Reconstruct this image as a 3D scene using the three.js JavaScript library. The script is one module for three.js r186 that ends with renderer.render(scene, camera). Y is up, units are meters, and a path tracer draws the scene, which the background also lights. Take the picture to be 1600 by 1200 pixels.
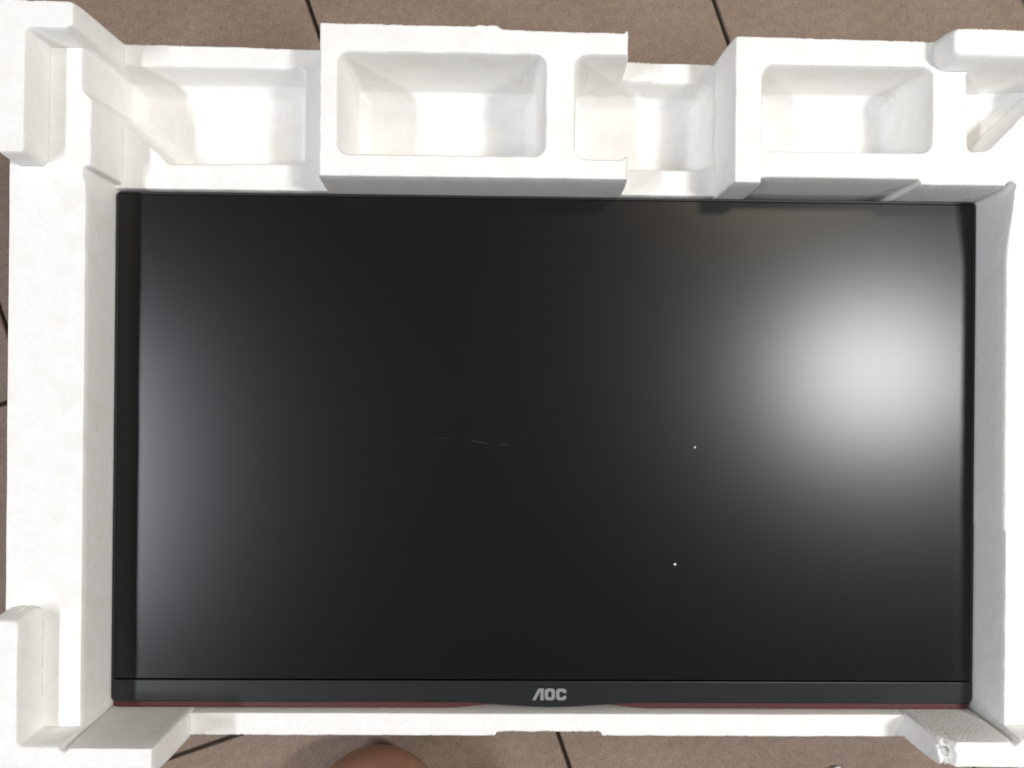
import * as THREE from 'three';
import { RoundedBoxGeometry } from 'three/addons/geometries/RoundedBoxGeometry.js';
import { mergeGeometries, mergeVertices } from 'three/addons/utils/BufferGeometryUtils.js';
import { MarchingCubes } from 'three/addons/objects/MarchingCubes.js';
import { RectAreaLightUniformsLib } from 'three/addons/lights/RectAreaLightUniformsLib.js';
import { createNoise2D, createNoise3D } from 'simplex-noise';

// ---------------------------------------------------------------- camera, lamps, exposure
const FACE = 0.105;                      // height of the monitor's face above the floor
const scene = new THREE.Scene();
const renderer = new THREE.WebGLRenderer({ antialias: true });
renderer.toneMapping = THREE.LinearToneMapping;
renderer.toneMappingExposure = 1.13;
renderer.shadowMap.enabled = true;

const camera = new THREE.PerspectiveCamera(2 * Math.atan(600 / 1232) * 180 / Math.PI, 4 / 3, 0.02, 20);
camera.position.set(-0.03173, FACE + 0.51118, -0.04262);
camera.up.set(-0.0095, 0.00085, -1);     // the top of the picture is the far side of the tray
camera.lookAt(camera.position.x + 0.01604, camera.position.y - 0.99987, camera.position.z - 0.001);
camera.focus = 0.42;
camera.userData.fStop = 8.5;
scene.add(camera);

scene.background = new THREE.Color().setRGB(0.165, 0.158, 0.153);   // the dim room all round
RectAreaLightUniformsLib.init();

const rngOf = (s) => () => { s |= 0; s = s + 0x6D2B79F5 | 0; let t = Math.imul(s ^ s >>> 15, 1 | s); t = t + Math.imul(t ^ t >>> 7, 61 | t) ^ t; return ((t ^ t >>> 14) >>> 0) / 4294967296; };
const rng = rngOf(7);
const n2 = createNoise2D(rngOf(11)), n2b = createNoise2D(rngOf(23)), n3 = createNoise3D(rngOf(31));

const taken = new Map();
function numbered(name) { const k = taken.get(name) ?? 0; taken.set(name, k + 1); return k ? name + '_' + String(k).padStart(3, '0') : name; }
function tag(o, label, category, group) { o.userData.label = label; o.userData.category = category; if (group) o.userData.group = group; return o; }
function thing(name, label, category, pos = [0, 0, 0], group) { const g = new THREE.Group(); g.name = numbered(name); g.position.set(...pos); tag(g, label, category, group); scene.add(g); return g; }
function part(name, geometry, material, parent) { const m = new THREE.Mesh(geometry, material); m.name = name; m.castShadow = m.receiveShadow = true; parent.add(m); return m; }
const lin = (r, g, b) => new THREE.Color().setRGB(r, g, b);

{ // long fluorescent tube over the left side: sharp shadows across x, soft along z
  const p = [-1.42, 2.05, 0.27];
  const t = thing('ceiling_tube_lamp', 'long white twin fluorescent tube lamp overhead beside the left rim', 'lamp', p);
  const housing = new RoundedBoxGeometry(0.18, 0.04, 0.96, 2, 0.008); housing.translate(0, 0.045, 0);
  part('housing', housing, new THREE.MeshStandardMaterial({ color: lin(0.7, 0.7, 0.7), roughness: 0.5 }), t);
  const tube = new THREE.CylinderGeometry(0.013, 0.013, 0.9, 16); tube.rotateX(Math.PI / 2); tube.translate(0, 0.012, 0);
  const glow = new THREE.MeshStandardMaterial({ color: 0xffffff, emissive: lin(0.92, 0.97, 1), emissiveIntensity: 3 });
  for (const dx of [-0.05, 0.05]) part('tube', tube, glow, t).position.x = dx;
  const l = new THREE.RectAreaLight(lin(0.89, 0.93, 1.0), 76, 0.14, 0.9);
  l.name = 'tube_light'; l.position.set(p[0], p[1] - 0.006, p[2]); l.up.set(0, 0, 1); l.lookAt(0, 0, p[2]); scene.add(l);
}
{ // round ceiling lamp over the right side: the bright patch on the matt screen
  const p = [0.93, 1.605, -0.087];
  const t = thing('globe_lamp', 'small round white globe lamp overhead beside the right rim', 'lamp', p);
  part('globe', new THREE.SphereGeometry(0.125, 32, 20), new THREE.MeshStandardMaterial({ color: 0xffffff, emissive: lin(0.985, 1, 0.99), emissiveIntensity: 3 }), t);
  const cap = new THREE.CylinderGeometry(0.03, 0.036, 0.05, 24); cap.translate(0, 0.14, 0);
  part('cap', cap, new THREE.MeshStandardMaterial({ color: lin(0.5, 0.5, 0.5), roughness: 0.4 }), t);
  const l = new THREE.PointLight(lin(0.985, 1, 0.99), 4.7); l.name = 'globe_light'; l.castShadow = true; l.shadow.radius = 6; l.position.set(...p); scene.add(l);
}
{ // weak warm lantern farther off, beyond the back of the tray
  const p = [0.92, 2.15, -0.92];
  const t = thing('paper_lantern', 'round warm yellow paper lantern overhead beyond the back of the tray', 'lamp', p);
  part('shade', new THREE.SphereGeometry(0.145, 32, 20), new THREE.MeshStandardMaterial({ color: 0xffffff, emissive: lin(1, 0.8, 0.55), emissiveIntensity: 2 }), t);
  const cap = new THREE.CylinderGeometry(0.016, 0.02, 0.05, 20); cap.translate(0, 0.165, 0);
  part('cap', cap, new THREE.MeshStandardMaterial({ color: lin(0.5, 0.5, 0.5), roughness: 0.4 }), t);
  const l = new THREE.PointLight(lin(1, 0.82, 0.6), 2.0); l.name = 'warm_light'; l.castShadow = true; l.shadow.radius = 7; l.position.set(...p); scene.add(l);
}

// ---------------------------------------------------------------- textures
function dataTexture(size, fn, srgb) {
  const d = new Uint8Array(size * size * 4);
  for (let j = 0; j < size; j++) for (let i = 0; i < size; i++) { const c = fn(i, j, size), k = (j * size + i) * 4; d[k] = c[0]; d[k + 1] = c[1]; d[k + 2] = c[2]; d[k + 3] = 255; }
  const t = new THREE.DataTexture(d, size, size); t.wrapS = t.wrapT = THREE.RepeatWrapping; t.magFilter = THREE.LinearFilter; t.minFilter = THREE.LinearMipmapLinearFilter;
  if (srgb) t.colorSpace = THREE.SRGBColorSpace; t.needsUpdate = true; return t;
}
const tileNoise = (noise, i, j, size, cells) => { // noise that repeats, by blending
  const u = i / size, v = j / size, s = cells, m = (a, b) => noise(a * s, b * s);
  const wu = u, wv = v; return (m(u, v) * (1 - wu) + m(u - 1, v) * wu) * (1 - wv) + (m(u, v - 1) * (1 - wu) + m(u - 1, v - 1) * wu) * wv;
};
// expanded bead foam: cells of 3 to 4 mm, each a soft dome; 0.12 m across
const SIZE = 1024, CELLS = 34;
const beads = [];
{ const r = rngOf(5); for (let j = 0; j < CELLS; j++) for (let i = 0; i < CELLS; i++) beads.push([i + r(), j + r(), r(), r()]); }
const beadAt = new Float32Array(SIZE * SIZE), beadTone = new Float32Array(SIZE * SIZE);
for (let j = 0; j < SIZE; j++) for (let i = 0; i < SIZE; i++) {
  const x = i / SIZE * CELLS, y = j / SIZE * CELLS, ci = Math.floor(x), cj = Math.floor(y); let a = 9, b = 9, tone = 0;
  for (let dj = -1; dj <= 1; dj++) for (let di = -1; di <= 1; di++) {
    const ii = (ci + di + CELLS) % CELLS, jj = (cj + dj + CELLS) % CELLS, q = beads[jj * CELLS + ii];
    const dx = q[0] + (ci + di - ii) - x, dy = q[1] + (cj + dj - jj) - y, d = Math.hypot(dx, dy);
    if (d < a) { b = a; a = d; tone = q[2]; } else if (d < b) b = d;
  }
  beadAt[j * SIZE + i] = Math.min(1, (b - a) * 2.2); beadTone[j * SIZE + i] = tone;
}
const foamBump = dataTexture(SIZE, (i, j) => { const e = beadAt[j * SIZE + i], v = 90 + 34 * e + 70 * beadTone[j * SIZE + i] * e + 22 * n2(i * 0.11, j * 0.11) + 14 * n2b(i * 0.33, j * 0.33); return [v, v, v]; });
const foamColor = dataTexture(SIZE, (i, j) => {
  const e = beadAt[j * SIZE + i], s = tileNoise(n2b, i, j, SIZE, 5), f = tileNoise(n2, i, j, SIZE, 46);
  const k = 1 - 0.004 * (1 - e) - 0.012 * beadTone[j * SIZE + i] - 0.02 * Math.max(0, s) - (f > 0.8 ? (f - 0.8) * 0.5 : 0);
  return [249 * k, 248 * k - 1.5 * Math.max(0, s), 246 * k - 5 * Math.max(0, s)];
}, true);
for (const t of [foamBump, foamColor]) t.repeat.set(1 / 0.12, 1 / 0.12);
const foam = new THREE.MeshStandardMaterial({ map: foamColor, bumpMap: foamBump, bumpScale: 0.00026, roughness: 0.85 });

const tileTex = (seed) => { const a = createNoise2D(rngOf(seed)), b = createNoise2D(rngOf(seed + 1)); return [
  dataTexture(1024, (i, j) => {
    const big = a(i * 0.004, j * 0.004), mid = b(i * 0.03, j * 0.022), fine = a(i * 0.16, j * 0.1), grain = b(i * 0.43, j * 0.35);
    let k = 1 + 0.035 * big + 0.03 * mid + 0.15 * fine + 0.13 * grain; if (fine + grain > 1.0) k *= 0.78; if (a(i * 0.09 + 40, j * 0.09) > 0.86) k *= 0.8;
    return [137 * k, 118 * k + 2 * mid, 103 * k + 2 * big];
  }, true),
  dataTexture(512, (i, j) => { const v = 128 + 50 * b(i * 0.12, j * 0.12) + 40 * a(i * 0.3, j * 0.3); return [v, v, v]; })]; };
const tileMats = [101, 211].map((s) => { const [map, bumpMap] = tileTex(s); return new THREE.MeshStandardMaterial({ map, bumpMap, bumpScale: 0.0002, roughness: 0.62 }); });

// ---------------------------------------------------------------- floor of square tiles
{
  const floor = new THREE.Group(); floor.name = 'floor'; floor.userData.kind = 'structure'; floor.rotation.y = 0.3386; scene.add(floor);
  const bed = new THREE.BoxGeometry(2.5, 0.01, 2.5); bed.translate(0, -0.0085, 0);
  part('grout', bed, new THREE.MeshStandardMaterial({ color: lin(0.03, 0.018, 0.011), roughness: 0.95 }), floor);
  const PITCH = 0.302, g = new RoundedBoxGeometry(PITCH - 0.003, 0.011, PITCH - 0.003, 2, 0.0012); g.translate(0, -0.0055, 0);
  const p = g.attributes.position, uv = g.attributes.uv; for (let i = 0; i < p.count; i++) uv.setXY(i, p.getX(i) / 0.3 + 0.5, p.getZ(i) / 0.3 + 0.5);
  for (let j = -4; j <= 3; j++) for (let i = -4; i <= 3; i++) {
    const m = part('tile', g, tileMats[(i * 3 + j * 5 + 40) % 2], floor);
    m.position.set(-0.0606 + (i + 0.5) * PITCH, -0.0004 * rng(), 0.1412 + (j + 0.5) * PITCH); m.rotation.y = Math.PI / 2 * Math.floor(rng() * 4);
  }
}

// ---------------------------------------------------------------- the foam tray, millimetres, heights from the monitor's face
const clamp = (v, a, b) => Math.min(b, Math.max(a, v)), sstep = (a, b, v) => { const t = clamp((v - a) / (b - a), 0, 1); return t * t * (3 - 2 * t); };
function box(x, z, x0, x1, z0, z1, r = 1.2) { const qx = Math.abs(x - (x0 + x1) / 2) - (x1 - x0) / 2 + r, qz = Math.abs(z - (z0 + z1) / 2) - (z1 - z0) / 2 + r; return Math.hypot(Math.max(qx, 0), Math.max(qz, 0)) + Math.min(Math.max(qx, qz), 0) - r; }
function poly(x, z, v, r = 0) {
  let d = Infinity, s = 1;
  for (let i = 0, j = v.length - 1; i < v.length; j = i++) {
    const ex = v[j][0] - v[i][0], ez = v[j][1] - v[i][1], wx = x - v[i][0], wz = z - v[i][1], t = clamp((wx * ex + wz * ez) / (ex * ex + ez * ez), 0, 1);
    d = Math.min(d, (wx - ex * t) ** 2 + (wz - ez * t) ** 2);
    const a = z >= v[i][1], b = z < v[j][1], c = ex * wz > ez * wx; if ((a && b && c) || (!a && !b && !c)) s = -s;
  }
  return s * Math.sqrt(d) - r;
}
const FLOOR = -104.6, LEDGE = -3, RIM = 31, RIGHT = 33.5, BLOCK = 36, LIP = 52, CAVITY = -54;
const leftPocket = [[-281, -243], [-163, -242.6], [-163, -188.3], [-245.5, -187.2], [-275.5, -214.2], [-281, -219.5]];
const triPocketA = [[255.4, -233.8], [309, -236], [264, -192], [257, -191.5]], triPocketB = [[287, -205], [313, -224], [313, -150], [302, -150]];
const leftInner = [[-332, -262], [-284, -262], [-284, -221.5], [-278.6, -215], [-278.6, -171.6], [-283, -171.3], [-283, -166], [-280.6, -157], [-280.6, 166], [-284.5, 170.5], [-332, 170.5]];
function heightAt(x0, z0) {
  // edges of cut and moulded foam wander a little and lose beads
  const rough = 0.25 + 1.1 * sstep(0.1, 0.7, n2b(x0 * 0.022 + 3, z0 * 0.022)) + (z0 < -252 || z0 > 180 ? 0.9 : 0);
  const wob = rough * (0.12 * n2(x0 * 0.42, z0 * 0.42) + 0.08 * n2b(x0 * 1.1, z0 * 1.1)) + 0.2 * n2(x0 * 0.05 + 9, z0 * 0.05);
  const x = x0, z = z0, back = -258.6 + 0.0125 * x;
  let h = FLOOR;
  // walls stand steep and turn over into a rounded top edge
  const arc = (q) => Math.sqrt(Math.max(0, 1 - (1 - q) * (1 - q)));
  const inside = (sd, w) => clamp((w - sd - wob) / (2 * w), 0, 1);
  const raise = (sd, level, w = 1.3) => { if (level > h) h += (level - h) * arc(inside(sd, w)); };
  const cut = (sd, level, w = 1.3) => { if (level < h) h += (level - h) * (1 - arc(1 - inside(sd, w))); };
  const hollow = (sd, level, r = 10) => cut(sd, level + r * Math.max(0, 1 + Math.min(0, sd) / r) ** 2);   // a pocket with a rounded foot
  const gap = sstep(44, 52, x) * sstep(116, 108, x) * 2.6;
  raise(box(x, z - back, -325, 325, 0 + gap, 300, 2), LEDGE);                                  // the body up to the ledges
  cut(box(x, z, -233, 239, 185.2, 230, 0.1), FLOOR);                              // in front of the low front rim
  cut(box(x, z, -400, 400, 186.2, 260, 0.1), FLOOR);
  cut(box(x, z, -31, 35.5, 182.6, 230, 0.1), FLOOR);
  raise(poly(x, z, leftInner), RIM);
  { const low = sstep(-168, -120, z); raise(box(x, z, 280.6 + 1.4 * low, 327, -256, 186.2, 2), RIGHT - 8 * low, 1.3 + 0.8 * low); }
  const nick = 1.3 * sstep(-35, -31, x) - 1.1 * sstep(-50, -46, x) * sstep(-33, -36, x) - 1.6 * sstep(41.5, 43.5, x);   // uneven back edge of the middle block
  raise(box(x, z - back, -142.3, 45, nick, 100, 2), BLOCK);
  const f2 = x < 127 ? -165 : x < 224 ? -169.6 : -164.0;
  raise(box(x, z - back, 109.3, 327, 0, 120, 2) > z - f2 ? box(x, z - back, 109.3, 327, 0, 120, 2) : z - f2, RIGHT);
  raise(box(x, z, -236, 240, 168.4, 200, 1), 2);
  cut(box(x, z, -31, 35.5, 182.6, 230, 1.5), FLOOR); cut(box(x, z, -233, 239, 185.2, 230, 0.1), FLOOR);
  // corner lips
  raise(box(x, z, -323.5, -278.5, -263, -245.7, 4), LIP); raise(box(x, z, -323.5, -306.2, -263, -173.3, 4), LIP);
  raise(box(x, z, -325, -307, 95.6, 186.2, 3.5), LIP); raise(box(x, z, -325, -229.5, 168.2, 186.2, 1.5), LIP);
  raise(box(x, z - back, 233.5, 325, -0.5, 16.6, 5), LIP - 1, 1.8); raise(box(x, z, 307, 325, -256, -175, 4), LIP);
  raise(box(x, z, 313, 327, 95.6, 186.2, 3.5), LIP); 
  const torn = 241 + 2.2 * n2(z * 0.13, 3) + 0.4 * n2b(z * 0.4, 7);
  raise(box(x, z, 236, 325, 168.2, 186.2, 1.5), 41 + (x < torn ? -5 + 2.5 * n2(x * 0.15, z * 0.15) : 0));
  { const d = Math.abs(x - torn - 2) - 1.4 + 0.5 * n2(x * 0.2, z * 0.2 + 5); cut(Math.max(d, 166 - z, z - 190), 26 + 3 * n2b(x * 0.2, z * 0.2), 1.6); }
  { const d = Math.hypot(x - 238, (z - 168.5) * 1.2) - 3.2; cut(d, 26, 1.8); }
  // pockets
  hollow(poly(x, z, leftPocket, 3), -33);
  hollow(box(x, z, -129.5, -6.4, -241, -181.4, 6), -26);
  hollow(Math.min(box(x, z, 13.3, 70, -241.3, -180.2 - sstep(40, 48, x) * 4.4, 6.5), box(x, z, 40, 105, -240.2, -184.6, 6.5)), -30);
  hollow(box(x, z, 127.3, 230.5, -238.2, -187.4, 6), -14);
  cut(poly(x, z, triPocketA, 2.8), 2, 1.4); cut(poly(x, z, triPocketB, 2.5), 22, 2.5);
  // the bed of the monitor, with a round relief in each corner
  cut(box(x, z, -281, 281, -166.2, 168.5, 1), CAVITY);
  for (const [a, b] of [[280, -167], [-281, 168.6], [281, 168.6]]) cut(Math.hypot(x - a, z - b) - 2.0, CAVITY);
  cut(box(x, z, 128, 223.4, -169.4, -160, 1), CAVITY);
  return h + 0.06 * n2(x * 0.3 + 50, z * 0.3) + 0.35 * n2b(x * 0.012, z * 0.012 + 4);
}
{
  const tray = thing('foam_tray', 'white moulded bead foam packing tray with pockets and raised corners on tiled floor', 'foam tray');
  const X0 = -328, X1 = 330, Z0 = -268, Z1 = 189, S = 0.8, NX = Math.round((X1 - X0) / S) + 1, NZ = Math.round((Z1 - Z0) / S) + 1;
  const H = new Float32Array(NX * NZ);
  for (let j = 0; j < NZ; j++) for (let i = 0; i < NX; i++) {
    const x = X0 + i * S, z = Z0 + j * S;
    H[j * NX + i] = x > -270 && x < 270 && z > -157 && z < 160 ? CAVITY : heightAt(x, z);
  }
  const regions = [
    ['corner_lip', (x, z) => x < -276 && z < -172.8 && (z < -245 || x < -305.5)], ['corner_lip', (x, z) => (x < -306 && z > 95) || (x < -228 && z > 167.6)],
    ['corner_lip', (x, z) => (x > 232 && z < -239) || (x > 306 && z < -175)], ['corner_lip', (x, z) => (x > 312 && z > 95) || (x > 234.5 && z > 167.6)],
    ['raised_block', (x, z) => x > -143.4 && x < 46 && z < -160], ['raised_block', (x, z) => x > 108.2 && z < -160],
    ['ledge_pocket', (x, z) => x <= -143.4 && x > -277 && z < -160], ['ledge_pocket', (x, z) => x >= 46 && x <= 108.2 && z < -160],
    ['side_rim', (x) => x < -275], ['side_rim', (x) => x > 275], ['front_rim', (x, z) => z > 155], ['monitor_bed', () => true]];
  const cells = regions.map(() => []);
  for (let j = 0; j < NZ - 1; j++) for (let i = 0; i < NX - 1; i++) {
    const a = j * NX + i, x = X0 + (i + 0.5) * S, z = Z0 + (j + 0.5) * S;
    if (x > -268 && x < 268 && z > -155 && z < 158) continue;
    if (Math.max(H[a], H[a + 1], H[a + NX], H[a + NX + 1]) < FLOOR + 1.5) continue;
    cells[regions.findIndex((r) => r[1](x, z))].push(a);
  }
  regions.forEach(([name], k) => {
    const at = new Map(), P = [], N = [], U = [], I = [];
    const vert = (q) => {
      let v = at.get(q); if (v !== undefined) return v; at.set(q, v = P.length / 3);
      const i = q % NX, j = Math.floor(q / NX), x = X0 + i * S, z = Z0 + j * S, y = H[q];
      const gx = (H[j * NX + Math.min(i + 1, NX - 1)] - H[j * NX + Math.max(i - 1, 0)]) / (2 * S), gz = (H[Math.min(j + 1, NZ - 1) * NX + i] - H[Math.max(j - 1, 0) * NX + i]) / (2 * S), l = Math.hypot(gx, gz, 1);
      P.push(x / 1000, FACE + y / 1000, z / 1000); N.push(-gx / l, 1 / l, -gz / l); U.push((x + y) / 1000, (z + y * 0.93) / 1000); return v;
    };
    for (const a of cells[k]) { const p = vert(a), q = vert(a + 1), r = vert(a + NX), s = vert(a + NX + 1); if (Math.abs(H[a] - H[a + NX + 1]) < Math.abs(H[a + 1] - H[a + NX])) I.push(p, r, s, p, s, q); else I.push(p, r, q, q, r, s); }
    if (name === 'monitor_bed') { // the flat bed under the monitor and the tray's underside
      const o = P.length / 3, e = (x, y, z, ny) => { P.push(x / 1000, FACE + y / 1000, z / 1000); N.push(0, ny, 0); U.push(x / 1000, z / 1000); };
      for (const [y, ny] of [[CAVITY, 1], [FLOOR, -1]]) for (const [x, z] of [[-275, -163], [275, -163], [275, 165], [-275, 165]]) e(x, y, z, ny);
      I.push(o, o + 2, o + 1, o, o + 3, o + 2, o + 4, o + 5, o + 6, o + 4, o + 6, o + 7);
    }
    const g = new THREE.BufferGeometry(); g.setAttribute('position', new THREE.Float32BufferAttribute(P, 3)); g.setAttribute('normal', new THREE.Float32BufferAttribute(N, 3)); g.setAttribute('uv', new THREE.Float32BufferAttribute(U, 2)); g.setIndex(I);
    part(name, g, foam, tray);
  });
}

// ---------------------------------------------------------------- the monitor, face up in the tray
{
  const mon = thing('monitor', 'flat black computer monitor lying face up in the white foam tray', 'monitor', [0, FACE, 0]);
  const grainTex = dataTexture(512, (i, j) => { const v = 128 + 60 * n2(i * 0.6, j * 0.6) + 40 * n2b(i * 0.21, j * 0.21); return [v, v, v]; }); grainTex.repeat.set(20, 20);
  const plastic = new THREE.MeshPhysicalMaterial({ color: lin(0.010, 0.0105, 0.011), roughness: 0.42, bumpMap: grainTex, bumpScale: 0.00002 });
  const barMat = new THREE.MeshPhysicalMaterial({ color: lin(0.011, 0.0125, 0.013), roughness: 0.36, bumpMap: grainTex, bumpScale: 0.00002 });
  const panel = new THREE.MeshPhysicalMaterial({ color: lin(0.003, 0.003, 0.0032), roughness: 0.268, ior: 1.46 });
  const X = 0.2795, ZT = -0.165, ZB = 0.1637, GAP = 0.149;
  const rr = (s, x0, x1, z0, z1, r) => { s.moveTo(x0 + r, z0); s.lineTo(x1 - r, z0); s.quadraticCurveTo(x1, z0, x1, z0 + r); s.lineTo(x1, z1 - r); s.quadraticCurveTo(x1, z1, x1 - r, z1); s.lineTo(x0 + r, z1); s.quadraticCurveTo(x0, z1, x0, z1 - r); s.lineTo(x0, z0 + r); s.quadraticCurveTo(x0, z0, x0 + r, z0); return s; };
  const flat = (s, top, depth, bevel = 0.0003) => { const g = new THREE.ExtrudeGeometry(s, { depth, bevelEnabled: bevel > 0, bevelThickness: bevel, bevelSize: bevel, bevelOffset: -bevel, bevelSegments: 2, curveSegments: 10 }); g.rotateX(Math.PI / 2); g.translate(0, top - bevel, 0); return g; };   // shape y becomes +z, extruded downwards
  // slim outer frame round three sides
  const frame = rr(new THREE.Shape(), -X, X, ZT, ZB, 0.0035), hole = rr(new THREE.Path(), -X + 0.0016, X - 0.0016, ZT + 0.0016, GAP + 0.0004, 0.0018); frame.holes.push(hole);
  part('bezel', flat(frame, -0.0006, 0.011, 0.0004), plastic, mon);
  const scr = part('screen', flat(rr(new THREE.Shape(), -X + 0.0019, X - 0.0019, ZT + 0.0019, GAP - 0.0004, 0.0012), -0.0007, 0.003, 0.00015), panel, mon);
  // chin: its lower edge swells in the middle under the lettering
  const c = new THREE.Shape(); c.moveTo(-X + 0.0012, GAP + 0.0004); c.lineTo(X - 0.0012, GAP + 0.0004); c.lineTo(X - 0.0012, 0.1612); c.quadraticCurveTo(X - 0.0014, 0.1632, X - 0.004, 0.1632); c.lineTo(0.066, 0.1634);
  c.bezierCurveTo(0.045, 0.1636, 0.025, 0.1662, 0.003, 0.1664); c.bezierCurveTo(-0.02, 0.1662, -0.038, 0.1636, -0.06, 0.1634); c.lineTo(-X + 0.004, 0.1632); c.quadraticCurveTo(-X + 0.0014, 0.1632, -X + 0.0012, 0.1612); c.closePath();
  const bar = part('bottom_bar', flat(c, 0.0, 0.0045, 0.0005), barMat, mon);
  // red strip under the chin
  const red = new THREE.Shape(); red.moveTo(-X + 0.0006, 0.158); red.lineTo(X - 0.0006, 0.158); red.lineTo(X - 0.0006, 0.1652); red.quadraticCurveTo(X - 0.0006, 0.1682, X - 0.0036, 0.1682); red.lineTo(0.075, 0.1682);
  red.bezierCurveTo(0.055, 0.1682, 0.045, 0.1655, 0.032, 0.1652); red.lineTo(-0.026, 0.1652); red.bezierCurveTo(-0.04, 0.1655, -0.05, 0.1682, -0.07, 0.1682); red.lineTo(-X + 0.0036, 0.1682); red.quadraticCurveTo(-X + 0.0006, 0.1682, -X + 0.0006, 0.1652); red.closePath();
  const redStrip = part('red_trim', flat(red, -0.0022, 0.006, 0.0012), new THREE.MeshPhysicalMaterial({ color: lin(0.085, 0.022, 0.021), roughness: 0.45 }), mon);
  redStrip.userData.label = 'dark red strip under the bottom bar';
  // back housing resting in the bed
  const back = new THREE.Shape(); rr(back, -X + 0.002, X - 0.002, ZT + 0.002, ZB - 0.002, 0.004);
  part('back_cover', flat(back, -0.0125, 0.012, 0.002), plastic, mon);
  const hump = new RoundedBoxGeometry(0.34, 0.03, 0.2, 3, 0.01); hump.translate(0, -0.0395, 0); part('electronics_hump', hump, plastic, mon);
  // lettering on the chin: open A, O, C
  const grey = new THREE.MeshStandardMaterial({ color: lin(0.26, 0.26, 0.265), roughness: 0.45 });
  const Lx = -0.0084, Lz = 0.1541, LH = 0.0076, P = (u, v) => [Lx + u * 0.0221, Lz + v * LH];
  const shape = (pts) => { const s = new THREE.Shape(); pts.forEach((p, i) => (i ? s.lineTo(...P(...p)) : s.moveTo(...P(...p)))); s.closePath(); return s; };
  const oct = (u0, u1, v0, v1, cu, cv) => [[u0 + cu, v0], [u1 - cu, v0], [u1 - cu * 0.3, v0 + cv * 0.3], [u1, v0 + cv], [u1, v1 - cv], [u1 - cu * 0.3, v1 - cv * 0.3], [u1 - cu, v1], [u0 + cu, v1], [u0 + cu * 0.3, v1 - cv * 0.3], [u0, v1 - cv], [u0, v0 + cv], [u0 + cu * 0.3, v0 + cv * 0.3]];
  const A = shape([[0, 1], [0.155, 0.1], [0.2, 0], [0.33, 0], [0.33, 1], [0.235, 1], [0.235, 0.22], [0.095, 1]]);
  const O = shape(oct(0.36, 0.665, 0, 1, 0.085, 0.24)); const oh = new THREE.Path(); oct(0.462, 0.563, 0.25, 0.75, 0.03, 0.09).reverse().forEach((p, i) => (i ? oh.lineTo(...P(...p)) : oh.moveTo(...P(...p)))); oh.closePath(); O.holes.push(oh);
  const C = shape([[1, 0.38], [0.9, 0.38], [0.9, 0.31], [0.875, 0.25], [0.82, 0.25], [0.795, 0.31], [0.795, 0.69], [0.82, 0.75], [0.875, 0.75], [0.9, 0.69], [0.9, 0.62], [1, 0.62], [1, 0.76], [0.975, 0.92], [0.915, 1], [0.78, 1], [0.72, 0.92], [0.695, 0.76], [0.695, 0.24], [0.72, 0.08], [0.78, 0], [0.915, 0], [0.975, 0.08], [1, 0.24]]);
  for (const s of [A, O, C]) part('letter', flat(s, 0.00022, 0.0005, 0), grey, bar);
  // small dark key marks on the chin
  const dark = new THREE.MeshStandardMaterial({ color: lin(0.006, 0.006, 0.007), roughness: 0.7 });
  const mark = (x, z, pts) => { const s = new THREE.Shape(); pts.forEach(([u, v], i) => (i ? s.lineTo(x + u * 0.001, z + v * 0.001) : s.moveTo(x + u * 0.001, z + v * 0.001))); s.closePath(); part('key_mark', flat(s, 0.00012, 0.0004, 0), dark, bar); };
  mark(0.1485, 0.159, [[-1, -1.2], [-0.4, -1.2], [-0.4, 0.8], [1, 0.8], [1, 1.2], [-1, 1.2]]); mark(0.1515, 0.159, [[-1, -1.2], [1, -1.2], [1, 1.2], [-1, 1.2], [-1, 0.8], [0.6, 0.8], [0.6, -0.8], [-1, -0.8]]);
  mark(0.1675, 0.1596, [[-1.4, 0.9], [0, -0.9], [1.4, 0.9]]); mark(0.2, 0.1593, [[-2, -1.2], [2, -1.2], [2, 1.2], [-2, 1.2]]);
  { const s = new THREE.Shape(); s.absarc(0.2166, 0.1587, 0.0015, 0, Math.PI * 2); const o = new THREE.Path(); o.absarc(0.2166, 0.1587, 0.0009, 0, Math.PI * 2, true); s.holes.push(o); part('key_mark', flat(s, 0.00012, 0.0004, 0), dark, bar); }
  mark(0.2306, 0.1604, [[-0.9, -0.6], [0.9, -0.6], [0.9, 0.6], [-0.9, 0.6]]);
  // faint scuffs on the screen
  const scuff = new THREE.MeshStandardMaterial({ color: lin(0.006, 0.007, 0.007), roughness: 0.4 });
  for (const [x, z, l, w, a] of [[-0.044, -0.0052, 0.014, 0.0009, 0.16], [-0.029, -0.0036, 0.008, 0.0007, 0.08], [-0.068, -0.0075, 0.012, 0.0005, 0.05]]) { const g = new THREE.SphereGeometry(1, 16, 8); g.scale(l / 2, 0.00004, w / 2); const m = part('scuff', g, scuff, scr); m.position.set(x, -0.0007, z); m.rotation.y = -a; }
}

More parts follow.
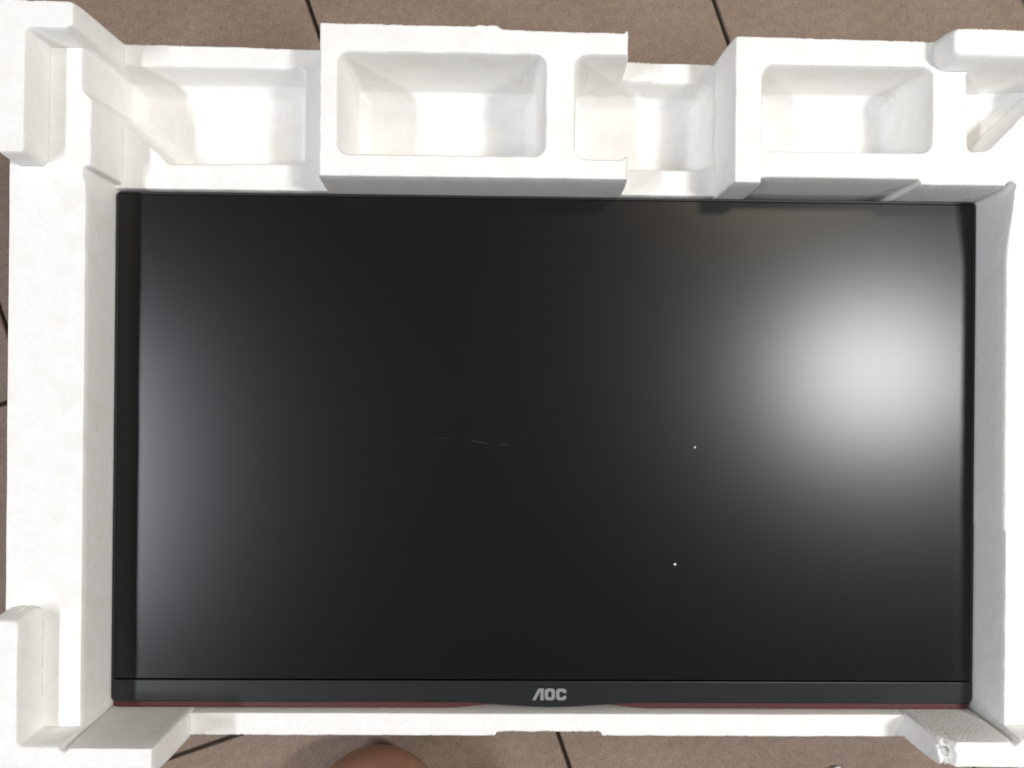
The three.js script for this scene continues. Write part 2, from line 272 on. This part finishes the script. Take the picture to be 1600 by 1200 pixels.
// ---------------------------------------------------------------- small loose things
function crumb(name, label, category, [x, y, z], s, seed, group) {
  const g = mergeVertices(new THREE.IcosahedronGeometry(1, 3).deleteAttribute('uv').deleteAttribute('normal')), p = g.attributes.position;
  for (let i = 0; i < p.count; i++) { const a = [p.getX(i), p.getY(i), p.getZ(i)], k = 1 + 0.28 * n3(a[0] * 1.6 + seed, a[1] * 1.6, a[2] * 1.6) + 0.1 * n3(a[0] * 4, a[1] * 4 + seed, a[2] * 4); p.setXYZ(i, a[0] * k * s[0], Math.max(-0.6, a[1] * k) * s[1], a[2] * k * s[2]); }
  g.computeVertexNormals(); const uv = new Float32Array(p.count * 2); for (let i = 0; i < p.count; i++) { uv[i * 2] = p.getX(i); uv[i * 2 + 1] = p.getZ(i) + p.getY(i); } g.setAttribute('uv', new THREE.BufferAttribute(uv, 2));
  const m = new THREE.Mesh(g, foam); m.name = numbered(name); m.position.set(x, y + 0.6 * s[1], z); m.castShadow = m.receiveShadow = true; scene.add(m); return tag(m, label, category, group);
}
crumb('foam_crumb', 'tiny white foam crumb on the screen beside the bright lamp reflection', 'crumb', [0.096, FACE - 0.0007, -0.003], [0.0005, 0.0004, 0.0008], 3, 'foam crumbs on the screen');
crumb('foam_crumb', 'tiny white foam crumb on the dark lower part of the screen', 'crumb', [0.0837, FACE - 0.0007, 0.0732], [0.0009, 0.0006, 0.0007], 8, 'foam crumbs on the screen');
crumb('foam_chip', 'flat cream foam chip lying on the floor tile before the tray', 'foam chip', [0.234, 0, 0.2635], [0.011, 0.005, 0.0085], 14);

{ // corner of a thin plastic bag left on the floor behind the tray
  const g = mergeVertices(new THREE.IcosahedronGeometry(1, 5).deleteAttribute('uv').deleteAttribute('normal')), p = g.attributes.position;
  for (let i = 0; i < p.count; i++) { const a = [p.getX(i), p.getY(i), p.getZ(i)], k = 1 + 0.25 * n3(a[0] * 1.7, a[1] * 1.7, a[2] * 1.7 + 3) + 0.12 * Math.abs(n3(a[0] * 4, a[1] * 4, a[2] * 4)); p.setXYZ(i, a[0] * k * 0.055, Math.max(-0.5, a[1] * k) * 0.012 + 0.006, a[2] * k * 0.045); }
  g.computeVertexNormals();
  const m = new THREE.Mesh(g, new THREE.MeshPhysicalMaterial({ color: lin(0.45, 0.52, 0.62), roughness: 0.3 })); m.name = 'plastic_bag'; m.position.set(0.431, 0, -0.372); m.castShadow = m.receiveShadow = true; scene.add(m);
  tag(m, 'crumpled pale blue plastic bag on the floor behind the tray', 'plastic bag');
}
{ // bare kneeling leg of the person taking the picture: the knee comes up to the tray
  const joints = { knee: [-0.117, 0.047, 0.272, 0.042], cap: [-0.118, 0.050, 0.266, 0.036], shin: [-0.125, 0.056, 0.40, 0.054], ankle: [-0.13, 0.045, 0.63, 0.034], heel: [-0.13, 0.055, 0.70, 0.034], toes: [-0.13, 0.022, 0.80, 0.020], thigh: [-0.12, 0.19, 0.385, 0.07], hip: [-0.12, 0.40, 0.56, 0.085] };
  const bones = [['cap', 'knee'], ['knee', 'shin'], ['shin', 'ankle'], ['ankle', 'heel'], ['heel', 'toes'], ['knee', 'thigh'], ['thigh', 'hip']].map(([a, b]) => [joints[a], joints[b]]);
  const sd = (x, y, z) => { let d = 1; for (const [a, b] of bones) { const bx = b[0] - a[0], by = b[1] - a[1], bz = b[2] - a[2], t = clamp(((x - a[0]) * bx + (y - a[1]) * by + (z - a[2]) * bz) / (bx * bx + by * by + bz * bz), 0, 1); const e = Math.hypot(x - a[0] - bx * t, y - a[1] - by * t, z - a[2] - bz * t) - (a[3] + (b[3] - a[3]) * t); const k = 0.022, q = Math.max(k - Math.abs(d - e), 0) / k; d = Math.min(d, e) - q * q * k / 4; } return Math.max(d, 0.003 - y); };
  const N = 112, half = 0.36, c = [-0.125, 0.3, 0.53], skin = new THREE.MeshPhysicalMaterial({ color: lin(0.34, 0.185, 0.12), roughness: 0.55, vertexColors: true });
  const mc = new MarchingCubes(N, skin, false, false, 200000); mc.isolation = 0;
  for (let k = 0; k < N; k++) for (let j = 0; j < N; j++) for (let i = 0; i < N; i++) mc.field[k * N * N + j * N + i] = -sd(c[0] + (i - N / 2) / (N / 2) * half, c[1] + (j - N / 2) / (N / 2) * half, c[2] + (k - N / 2) / (N / 2) * half);
  mc.update();
  const g = new THREE.BufferGeometry(), P = mc.positionArray.slice(0, mc.count * 3); for (let i = 0; i < P.length; i++) P[i] = P[i] * half + c[i % 3];
  g.setAttribute('position', new THREE.BufferAttribute(P, 3)); const w = mergeVertices(g, 1e-6); w.computeVertexNormals();
  const q = w.attributes.position, col = new Float32Array(q.count * 3); for (let i = 0; i < q.count; i++) { const a = [q.getX(i), q.getY(i), q.getZ(i)], v = 0.92 + 0.1 * n3(a[0] * 45, a[1] * 45, a[2] * 45) + 0.07 * n3(a[0] * 160, a[1] * 160, a[2] * 160); col.set([v, v * (0.97 + 0.04 * n3(a[0] * 30, a[1] * 30 + 7, a[2] * 30)), v * 0.97], i * 3); } w.setAttribute('color', new THREE.BufferAttribute(col, 3));
  const per = thing('person', 'person kneeling with one bare knee against the front of the foam tray', 'person');
  part('bare_leg', w, skin, per);
}

renderer.render(scene, camera);
